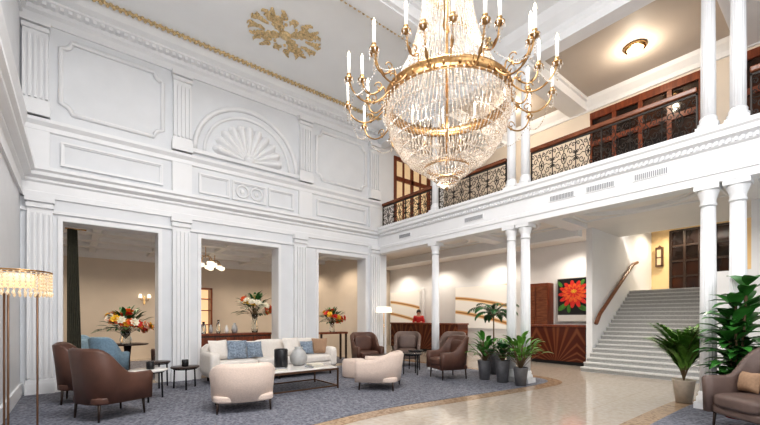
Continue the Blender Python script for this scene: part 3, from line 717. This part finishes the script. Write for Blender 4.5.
def rtable(loc,r,h,top,leg,lab,legs=3):
    t=thing('side_table',lab,'side table',loc,group='side tables')
    MB().lathe([(0,h-.03),(r-.01,h-.03),(r,h-.02),(r,h-.005),(r-.005,h),(0,h)],n=32).obj('table_top',top,t)
    for k in range(legs):
        a=2*pi*k/legs+.4; MB().tube([(r*.8*cos(a),r*.8*sin(a),h-.03),(r*.85*cos(a),r*.85*sin(a),0)],.014,n=8).obj('leg',leg,t)
    MB().tube([(r*.8*cos(i*pi/12),r*.8*sin(i*pi/12),h-.045) for i in range(24)],.01,closed=True).obj('frame_ring',leg,t)
rtable((.92,7.2,.01),.28,.5,'whitetop','blackm','round side table with white top and black legs')
rtable((1.62,7.95,.01),.25,.42,'dark','blackm','low round dark wood side table by the pier')
rtable((1.25,8.4,.01),.2,.5,'dark','blackm','taller round dark wood nesting table')
rtable((6.25,6.55,.01),.24,.5,'blackm','blackm','round black side table beside the brown armchair')
rtable((6.0,7.3,.01),.34,.42,'dark','blackm','low round dark coffee table between armchairs',4)
rtable((6.95,7.15,.01),.2,.5,'blackm','blackm','small round black side table by the taupe armchair')
MB().lathe([(0,0),(.055,0),(.06,.01),(.06,.12),(.05,.13),(0,.13)]).obj('candle_holder','blackm',loc=(1.62,7.95,.43),label='small black cylindrical candle holder on the dark table',cat='candle holder')
MB().lathe([(0,0),(.055,0),(.06,.01),(.06,.12),(.05,.13),(0,.13)]).obj('candle_holder','blackm',loc=(.95,7.2,.51),label='small black candle holder on the white round table',cat='candle holder')
MB().lathe([(0,0),(.25,0),(.27,.03),(.27,.36),(.24,.4),(0,.41)],n=32).obj('ottoman','boucle',loc=(4.95,7.1,.01),label='round cream upholstered ottoman by the sofa end',cat='ottoman')
t=thing('pedestal_table','round dark wood pedestal table under the flower bouquet','table',(.92,10.4,0.01))
MB().lathe([(0,.72),(.40,.72),(.42,.735),(.40,.75),(0,.75)],n=32).obj('table_top','dark',t); MB().lathe([(.28,0),(.28,.03),(.06,.08),(.05,.4),(.08,.72)]).obj('pedestal','dark',t)
t=thing('sideboard','long dark wooden sideboard with flowers and vases','sideboard',(3.15,10.05,0.01))
MB().box(-.95,.95,-.25,.25,.1,.9).obj('body','dark',t); MB().box(-.98,.98,-.28,.28,.9,.95).obj('worktop','mahog',t)
for i in range(4):
    dd=MB().box(-.94+i*.47,-.94+i*.47+.45,-.27,-.25,.14,.86).obj('door','mahog',t); MB().ball((-.94+i*.47+.4,-.285,.5),.012).obj('knob','brass',dd)
for x in (-.9,.9):
    for y in (-.2,.2): MB().box(x-.03,x+.03,y-.03,y+.03,0,.1).obj('leg','dark',t)
t=thing('console_table','dark console table with a flower arrangement','console table',(6.3,10.3,0.01))
MB().box(-.5,.5,-.2,.2,.84,.9).obj('table_top','mahog',t)
for x in (-.45,.45):
    for y in (-.16,.16): MB().box(x-.025,x+.025,y-.025,y+.025,0,.84).obj('leg','dark',t)
for x,r,h,m in ((2.45,.07,.3,'glass'),(2.62,.05,.22,'greyc'),(2.8,.06,.34,'glass'),(3.0,.05,.2,'white_c'),(3.2,.08,.26,'greyc')):
    MB().lathe([(0,0),(r*.7,0),(r,h*.3),(r*.8,h*.7),(r*.4,h*.85),(r*.5,h),(r*.35,h),(0,h*.5)],n=16).obj('jar',m,loc=(x,10.0,.96),label='small decorative jar on the sideboard',cat='jar',group='sideboard jars')
t=thing('display_cabinet','red-brown display cabinet with lit shelves','cabinet',(3.15,14.3,0))
MB().box(-.6,.6,.2,.24,0,2.4).box(-.6,-.55,-.2,.2,0,2.4).box(.55,.6,-.2,.2,0,2.4).box(-.6,.6,-.2,.2,2.35,2.4).obj('cabinet_body','mahog',t)
for z in (.6,1.1,1.6,2.0): MB().box(-.55,.55,-.18,.2,z,z+.03).obj('shelf','mahog',t)
MB().box(-.55,.55,.17,.2,.03,2.35).obj('back_light','amber',t)
t=thing('dining_table','white-clothed dining table in the adjoining lounge','dining table',(2.6,12.2,.01))
MB().lathe([(.5,0),(.46,.5),(.47,.74),(0,.75)],n=32,flute=.05,fn=8).obj('tablecloth','white_c',t)
vs=[];fs=[];n=60
for i in range(n+1):
    u=i/n; vs+= [(-.14+.24*u,YL+.5+.03*sin(u*44),.05),(-.14+.16*u,YL+.5+.03*sin(u*44),3.1)]
for i in range(n): fs.append((2*i,2*i+2,2*i+3,2*i+1))
c=thing('curtain','dark olive-grey pleated full-length curtain hanging in the opening','curtain',(0,0,0)); MB().add(vs,fs,True).obj('drape','curtain',c,fixn=False); MB().tube([(-.17,YL+.5,3.1),(.16,YL+.5,3.1)],.015).obj('curtain_rod','brass',c)
def pend(x,y,zb,r):
    p=thing('pendant_lamp','brass pendant lamp with glowing bowl shades','pendant lamp',(x,y,0),group='lounge pendants')
    MB().tube([(0,0,zb+.25),(0,0,3.46)],.01).obj('rod','brass',p)
    for k in range(4):
        a=k*pi/2+.3; MB().lathe([(.02,zb),(.09,zb+.03),(.1,zb+.1),(.09,zb+.12)],r*cos(a),r*sin(a),16).obj('lamp_shade','shade',p)
        MB().tube([(0,0,zb+.3),(r*.6*cos(a),r*.6*sin(a),zb+.3),(r*cos(a),r*sin(a),zb+.1)],.01).obj('arm','brass',p)
pend(2.85,11.4,2.8,.24); pend(3.5,12.9,2.9,.24)
s=thing('wall_sconce','brass wall sconce with small glowing shades on cream wall','wall lamp',(1.75,14.58,1.95))
MB().box(-.03,.03,-.02,.02,-.15,.12).tube([(0,-.02,0),(-.1,-.1,-.02),(-.12,-.1,.06)],.01).tube([(0,-.02,0),(.1,-.1,-.02),(.12,-.1,.06)],.01).obj('sconce_arm','brass',s)
for q in (-1,1): MB().lathe([(.06,.06),(.035,.18)],q*.12,-.1,12).obj('lamp_shade','shade',s)
fl=thing('floor_lamp','slim floor lamp with shallow glowing white shade','floor lamp',(6.98,8.5,.01))
MB().lathe([(.15,0),(.15,.02),(.02,.03)]).obj('base','brass',fl); MB().tube([(0,0,.02),(0,0,1.6)],.012).obj('pole','brass',fl); MB().lathe([(.24,1.5),(.2,1.66)],n=32).obj('lamp_shade','shade',fl)
fl=thing('floor_lamp','bronze three-pole floor lamp with crystal fringed drum shade','floor lamp',(-.39,4.40,.01))
MB().lathe([(.2,0),(.2,.025),(.05,.04)],n=32).obj('base','bronze',fl)
for a in (0.2,2.3,4.4): MB().tube([(.13*cos(a),.13*sin(a),.03),(.13*cos(a),.13*sin(a),1.55)],.008,n=8).obj('pole','bronze',fl)
MB().tube([(.225*cos(i*pi/24),.225*sin(i*pi/24),1.73) for i in range(48)],.007,closed=True).tube([(.18*cos(i*pi/24),.18*sin(i*pi/24),1.72) for i in range(48)],.006,closed=True).obj('shade_ring','gold',fl)
MB().lathe([(.11,1.6),(.11,1.71)],n=32).obj('lamp_shade','amber',fl)
b=MB()
for i in range(40):
    a=2*pi*i/40
    for j in range(6): b.octa((.225*cos(a),.225*sin(a),1.712-j*.026),.008,.013)
    b.octa((.225*cos(a),.225*sin(a),1.712-6*.026-.012),.012,.024)
for i in range(32):
    a=2*pi*i/32
    for j in range(5): b.octa((.18*cos(a),.18*sin(a),1.70-j*.03),.009,.015)
o=b.obj('crystal_fringe','ambercrystal',fl,fixn=False); o['kind']='stuff'
# ------------------------------------------------ plants
def pot(p,m,r,h,kind='taper'):
    MB().lathe([(r*.7,0),(r,h*.96),(r*1.05,h),(r*.9,h),(r*.88,h-.04)],n=28).obj('pot',m,p)
    MB().lathe([(0,h-.05),(r*.88,h-.05),(0,h-.03)],n=20).obj('soil','soil',p)
def palm(loc,potm,r,h,n,fl,lm,lab,z0,e0=.9,e1=1.5,dr=1.2,lw=1):
    p=thing('potted_palm',lab,'plant',loc,group='potted plants'); pot(p,potm,r,h)
    b=MB();s=MB()
    if z0>h: s.tube([(0,0,h-.05),(.01,.01,z0)],[.02,.015])
    for k in range(n):
        az=2.4*k+R(-.2,.2); el=R(e0,e1); L=fl*R(.65,1.1); q=Vector((0,0,z0-.03)); pts=[q.copy()]; seg=10
        for i in range(seg):
            e=el-dr*(i/seg)**1.5; q=q+Vector((cos(az)*cos(e),sin(az)*cos(e),sin(e)))*(L/seg); pts.append(q.copy())
        s.tube(pts,[.005]*len(pts),n=4)
        for i in range(3,seg+1):
            for sg in (-1,1):
                for o in (0,.5):
                    pp=pts[i] if o==0 else (pts[i]+pts[i-1])/2
                    b.leaf(pp,az+sg*(1.0-.05*i),el-dr*(i/seg)**1.5-.1,.22*fl*(1.25-abs(i/seg-.55)),(.022+.012*fl)*lw,droop=.7,n=3,fold=.1)
    b.obj('fronds',lm,p,fixn=False); s.obj('stems','stem',p)
def leafy(loc,H,potm,r,h,n,L,W,lm,lab,cane=0):
    p=thing('potted_plant',lab,'plant',loc,group='potted plants'); pot(p,potm,r,h); b=MB();s=MB()
    if cane:
        for c in range(cane):
            a=2*pi*c/cane; top=h+(H-h)*(.45+.55*(c+1)/cane)-.2; x,y=.07*cos(a),.07*sin(a)
            s.tube([(x*.5,y*.5,h-.06),(x,y,(h+top)/2),(x*1.5,y*1.5,top)],.016)
            m_=int(n/cane)
            for k in range(m_):
                t=k/m_; z=h+.02+(top-h)*t; b.leaf((x*(1+.5*t),y*(1+.5*t),z),2.4*k+R(-.3,.3),R(.1,.8)+.4*t,L*R(.75,1.1),W*R(.8,1.1),droop=1.2)
    else:
        for k in range(n):
            az=2.4*k+R(-.3,.3); el=R(.6,1.5); st_=R(.3,1)*(H-h)*.75; e=Vector((cos(az)*cos(el),sin(az)*cos(el),sin(el)))*st_
            s.tube([(0,0,h-.05),e*.5+Vector((0,0,h+.02)),e+Vector((0,0,h))],.005,n=4); b.leaf(e+Vector((0,0,h)),az,el-.2,L*R(.8,1.1),W*R(.8,1.1),droop=1.0)
    b.obj('foliage',lm,p,fixn=False); s.obj('stems','stem',p)
palm((7.8,5.35,0.01),'potg',.16,.5,20,.66,'leafd','tall slim potted palm in a grey planter by the columns',1.4,.4,1.5,1.7)
leafy((6.95,5.0,.01),1.05,'potg',.15,.42,60,.26,.10,'leaf','bushy green houseplant in a tall grey pot')
leafy((6.88,4.1,.01),1.12,'potg',.14,.36,64,.27,.10,'leafy','yellow-green leafy plant in a grey stone pot')
leafy((6.94,4.55,.01),.95,'potg',.15,.46,50,.22,.09,'leafd','dark green plant in a grey pot beside the columns')
palm((7.55,1.66,0.01),'potb',.15,.36,44,.95,'leafy','bushy upright potted palm in a beige pot by the column',.36,1.3,1.54,.95,1.3)
leafy((6.92,.95,.01),2.0,'potr',.17,.36,156,.42,.17,'leafb','tall broad-leaved dark green plant in a red pot',cane=6)
def bouquet(loc,r,vh,vr,vm,cols,n,lab,H=1.0):
    p=thing('flower_arrangement',lab,'flowers',loc,group='flower arrangements')
    MB().lathe([(0,0),(vr*.8,0),(vr,vh*.3),(vr*.75,vh*.8),(vr*.9,vh),(vr*.75,vh),(vr*.6,vh*.8),(0,vh*.4)],n=24).obj('vase',vm,p)
    b=MB();s=MB()
    for k in range(80):
        az=2.4*k; el=R(.0,1.4); e=Vector((cos(az)*cos(el),sin(az)*cos(el),sin(el)*H))*r*R(.4,.95)
        s.tube([(0,0,vh*.7),e*.5+Vector((0,0,vh)),e+Vector((0,0,vh))],.003,n=4); b.leaf(e+Vector((0,0,vh)),az,el,r*.5,r*.18,droop=.8,n=4)
    b.obj('foliage','leafd',p,fixn=False); s.obj('stems','stem',p)
    ms={}
    for c in cols:
        q=MB()
        for k in range(8): q.leaf((0,0,0),k*pi/4,.5,r*.24,r*.14,droop=.3,n=3)
        for k in range(6): q.leaf((0,0,.005),k*pi/3+.3,1.0,r*.18,r*.12,droop=.3,n=3)
        q.ball((0,0,.01),r*.04,n=6,m=4); ms[c]=q.mesh('blossom',c)
    for k in range(n):
        az=2.4*k+.5; el=.1+1.3*((k*.618)%1); e=Vector((cos(az)*cos(el),sin(az)*cos(el),sin(el)*H))*r*R(.7,1.05)
        o=mk(ms[cols[k%len(cols)]],'blossom',p,e+Vector((0,0,vh))); o.rotation_euler=Vector((0,0,1)).rotation_difference(e.normalized()).to_euler()
bouquet((.88,10.36,.76),.48,.28,.12,'glass',['orange','red','yellow','orange','pale'],56,'large orange, red and yellow bouquet on the dark round table',.95)
bouquet((3.75,10.05,.96),.46,.5,.09,'glass',['pale','yellow','orange','pale'],36,'tall airy flower arrangement with yellow blossoms on the sideboard',1.1)
bouquet((6.3,10.25,.91),.40,.3,.09,'glass',['orange','yellow','red'],32,'orange and yellow flower arrangement on the console table')
for yy in (2.75,5.6):
    l=thing('ceiling_lamp','round brass flush ceiling lamp with glowing glass','ceiling lamp',(8.9,yy,6.9),group='gallery ceiling lamps')
    MB().lathe([(.2,0),(.2,-.04),(.16,-.07),(.15,-.05)],n=32).obj('lamp_ring','brass',l); MB().lathe([(.15,-.05),(.13,-.1),(.07,-.13),(0,-.14)],n=32).obj('lamp_glass','shade',l)
# ------------------------------------------------ chandelier
CX,CY=3.3,2.885
ch=thing('chandelier','large antique brass chandelier draped in crystal beads with candle arms','chandelier',(CX,CY,0))
ZR=3.76
MB().tube([(0,0,3.1),(0,0,7.15)],.016,n=8).lathe([(.16,7.15),(.14,7.05),(.03,6.98)]).lathe([(.02,4.6),(.05,4.7),(.03,4.8),(.04,5.0),(.02,5.1)]).obj('stem','gold',ch)
def ring(r,z,hh,t=.02,n=64):
    m=MB(); pr=[(r-t,z),(r+t*.5,z-.005),(r+t*.6,z+hh*.12),(r+t*.1,z+hh*.18),(r+t*.1,z+hh*.82),(r+t*.6,z+hh*.88),(r+t*.5,z+hh+.005),(r-t,z+hh),(r-t,z)]
    vs=[];fs=[];k=len(pr)-1
    for i in range(n):
        a=2*pi*i/n
        for q,zz in pr[:-1]: vs.append((q*cos(a),q*sin(a),zz))
    for i in range(n):
        for j in range(k): fs.append((i*k+j,((i+1)%n)*k+j,((i+1)%n)*k+(j+1)%k,i*k+(j+1)%k))
    return m.add(vs,fs,True)
m=ring(.70,ZR,.11)
for i in range(28):
    a=2*pi*i/28; m.ball((.705*cos(a),.705*sin(a),ZR+.055),.014,.014,.022,6,4)
m.obj('main_ring','gold',ch)
ring(.26,5.3,.08).obj('crown_ring','gold',ch)
ring(.24,3.05,.03,t=.012,n=40).obj('basket_ring','gold',ch); ring(.12,2.91,.018,t=.01,n=32).obj('lower_ring','gold',ch)
MB().lathe([(.0,2.86),(.02,2.84),(.012,2.82),(0,2.80)]).obj('finial','gold',ch)
cr=MB()
def strand(f,n,r,h):
    for i in range(n):
        cr.octa(f(i/(n-1)),r,h)
ns=64
for k in range(ns):
    a=2*pi*k/ns
    def up(t,a=a): r=.26+(.67-.26)*(t**2.1); return (r*cos(a),r*sin(a),5.3-(5.3-ZR-.11)*(t**.92))
    strand(up,66,.0095,.0105)
for k in range(84):
    a=2*pi*k/84
    def dn(t,a=a):
        th=t*1.22; r=.69*cos(th)**.85; return (r*cos(a),r*sin(a),ZR-.02-.69*(sin(th)/sin(1.22))**1.05)
    strand(dn,48,.0105,.0100)
for j in range(6):
    th=.2+j*.19; r=.69*cos(th)**.85+.012; z=ZR-.02-.69*(sin(th)/sin(1.22))**1.05
    nn=int(2*pi*r/.028)
    for i in range(nn): a=2*pi*i/nn; cr.octa((r*cos(a),r*sin(a),z),.012,.013)
for k in range(40):
    a=2*pi*k/40
    def lo(t,a=a): r=.24-.12*t**1.6; return (r*cos(a),r*sin(a),3.05-.14*t)
    strand(lo,9,.011,.011)
    def lo2(t,a=a): th=t*1.4; r=.12*cos(th); return (r*cos(a),r*sin(a),2.91-.07*sin(th))
    if k%2: strand(lo2,6,.011,.011)
for k in range(60):
    a=2*pi*k/60
    for zz in range(4): cr.octa((.73*cos(a),.73*sin(a),ZR-.02-zz*.03),.011,.016)
    cr.octa((.25*cos(a),.25*sin(a),3.02),.011,.03)
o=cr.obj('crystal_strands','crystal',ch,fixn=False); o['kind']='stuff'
A1=[(.70,0,.05),(.78,0,-.05),(.88,0,-.12),(1.0,0,-.12),(1.11,0,-.04),(1.15,0,.08)]
A2=[(.70,0,.08),(.72,0,.2),(.78,0,.13),(.86,0,.08),(.94,0,.12),(.97,0,.24)]
def scroll(m,pts):
    x,_,z=pts[2]; m.tube([(x+.05*(1-i/12)*cos(i*.7),0,z+.06+.05*(1-i/12)*sin(i*.7)) for i in range(10)],.006,n=5)
    m.ball((pts[2][0],0,pts[2][2]+.01),.018,.016,.018,8,5); m.leaf((pts[3][0],0,pts[3][2]),0,.6,.1,.035,droop=-.4,n=4)
    return m
def sm3(p,k=2):
    for _ in range(k):
        q=[p[0]]
        for a,b in zip(p,p[1:]): q+=[tuple(a[i]*.75+b[i]*.25 for i in range(3)),tuple(a[i]*.25+b[i]*.75 for i in range(3))]
        q.append(p[-1]); p=q
    return p
arms=[scroll(MB().tube(sm3(A),.009,n=7),A).mesh('arm','gold') for A in (A1,A2)]
cup=MB().lathe([(.008,-.03),(.022,-.01),(.042,.0),(.046,.012),(.022,.015),(.022,.05),(.024,.055)],n=16).mesh('candle_cup','gold')
cand=MB().lathe([(.016,.04),(.016,.22),(0,.225)],n=12).mesh('candle','candle')
blb=MB().lathe([(.006,.22),(.016,.24),(.012,.268),(0,.30)],n=10).mesh('bulb','bulb')
drop=MB()
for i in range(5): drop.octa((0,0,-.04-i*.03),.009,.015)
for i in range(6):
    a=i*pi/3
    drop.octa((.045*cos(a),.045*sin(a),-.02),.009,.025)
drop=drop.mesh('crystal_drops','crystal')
def addarms(n,A,me,off):
    for k in range(n):
        a=2*pi*k/n+off; o=mk(me,'arm',ch,(0,0,ZR),(0,0,a)); e=A[-1]
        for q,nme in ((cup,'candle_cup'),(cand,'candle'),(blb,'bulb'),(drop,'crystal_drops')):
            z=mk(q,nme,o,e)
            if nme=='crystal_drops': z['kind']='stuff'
addarms(14,A1,arms[0],.1); addarms(14,A2,arms[1],.1+pi/14)
fe=MB()
for k in range(14):
    a0=.1+2*pi*k/14;a1=a0+2*pi/14
    for i in range(20):
        t=i/19; a=a0+(a1-a0)*t; fe.octa((1.1*cos(a),1.1*sin(a),ZR-.05-.12*4*t*(1-t)),.009,.011)
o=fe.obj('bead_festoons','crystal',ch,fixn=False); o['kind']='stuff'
# ------------------------------------------------ lights
def light(t,loc,e,col=(1,1,1),size=1,rot=(0,0,0),sy=None,ang=None):
    l=bpy.data.lights.new(t.lower()+'_light',t); l.energy=e; l.color=col
    if t=='AREA':
        l.size=size
        if sy: l.shape='RECTANGLE'; l.size_y=sy
    else: l.shadow_soft_size=size
    if ang: l.spot_size=ang; l.spot_blend=.6
    o=bpy.data.objects.new(l.name,l); COL.objects.link(o); o.location=loc; o.rotation_euler=rot; return o
W=(1,.985,.965); WW=(1,.9,.78)
light('AREA',(2.5,-2.5,4.2),165,(.97,.985,1),6,(math.radians(88),0,0),4)   # broad fill light added behind the camera, out of view
light('AREA',(1.6,2.4,7.1),330,W,3.0,(0,0,0),2.2)  # added overhead fill just outside the view, no fixture modelled
light('POINT',(CX,CY,4.3),72,WW,.08); light('POINT',(CX,CY,3.5),14,WW,.08)
for y in (1.9,3.4,5.5,7.8): light('SPOT',(8.7,y,3.72),88,(1,.93,.84),.05,ang=2.6)
for y in (5.3,8.2,11,13.3): light('SPOT',(11.5,y,3.7),100,(1,.89,.75),.05,ang=2.6)
for x in (0,2.2,4.5,6.3):
    for y in (10.5,12.8): light('SPOT',(x,y,3.3),66,(1,.84,.66),.05,ang=2.6)
for y in (10.6,12.4,14.0): light('SPOT',(.9+(y-10)*.5,y,3.3),55,(1,.84,.66),.03,ang=1.4)
for y in (2.75,5.6): light('POINT',(8.9,y,6.6),36,(1,.86,.68),.1)
light('SPOT',(12.2,3,4.4),190,(1,.96,.9),.05,ang=2.7); light('SPOT',(14.6,3.4,4.4),140,(1,.86,.64),.05,ang=2.7)
light('POINT',(8.7,10.6,6),20,(1,.8,.5),.1)
wd=bpy.data.worlds.new('world'); bpy.context.scene.world=wd; wd.use_nodes=True
wd.node_tree.nodes['Background'].inputs[0].default_value=(.95,.975,1,1); wd.node_tree.nodes['Background'].inputs[1].default_value=.6
# ------------------------------------------------ camera
cam=bpy.data.cameras.new('camera'); co=bpy.data.objects.new('camera',cam); COL.objects.link(co)
co.location=(0,0,1.35); co.rotation_euler=(pi/2,0,math.radians(-38.8)); cam.sensor_width=36; cam.lens=17.9; cam.shift_y=105.5/760; cam.clip_start=.05
bpy.context.scene.camera=co
vs_=bpy.context.scene.view_settings; vs_.view_transform='Standard'
try: vs_.look='Medium High Contrast'
except Exception: pass
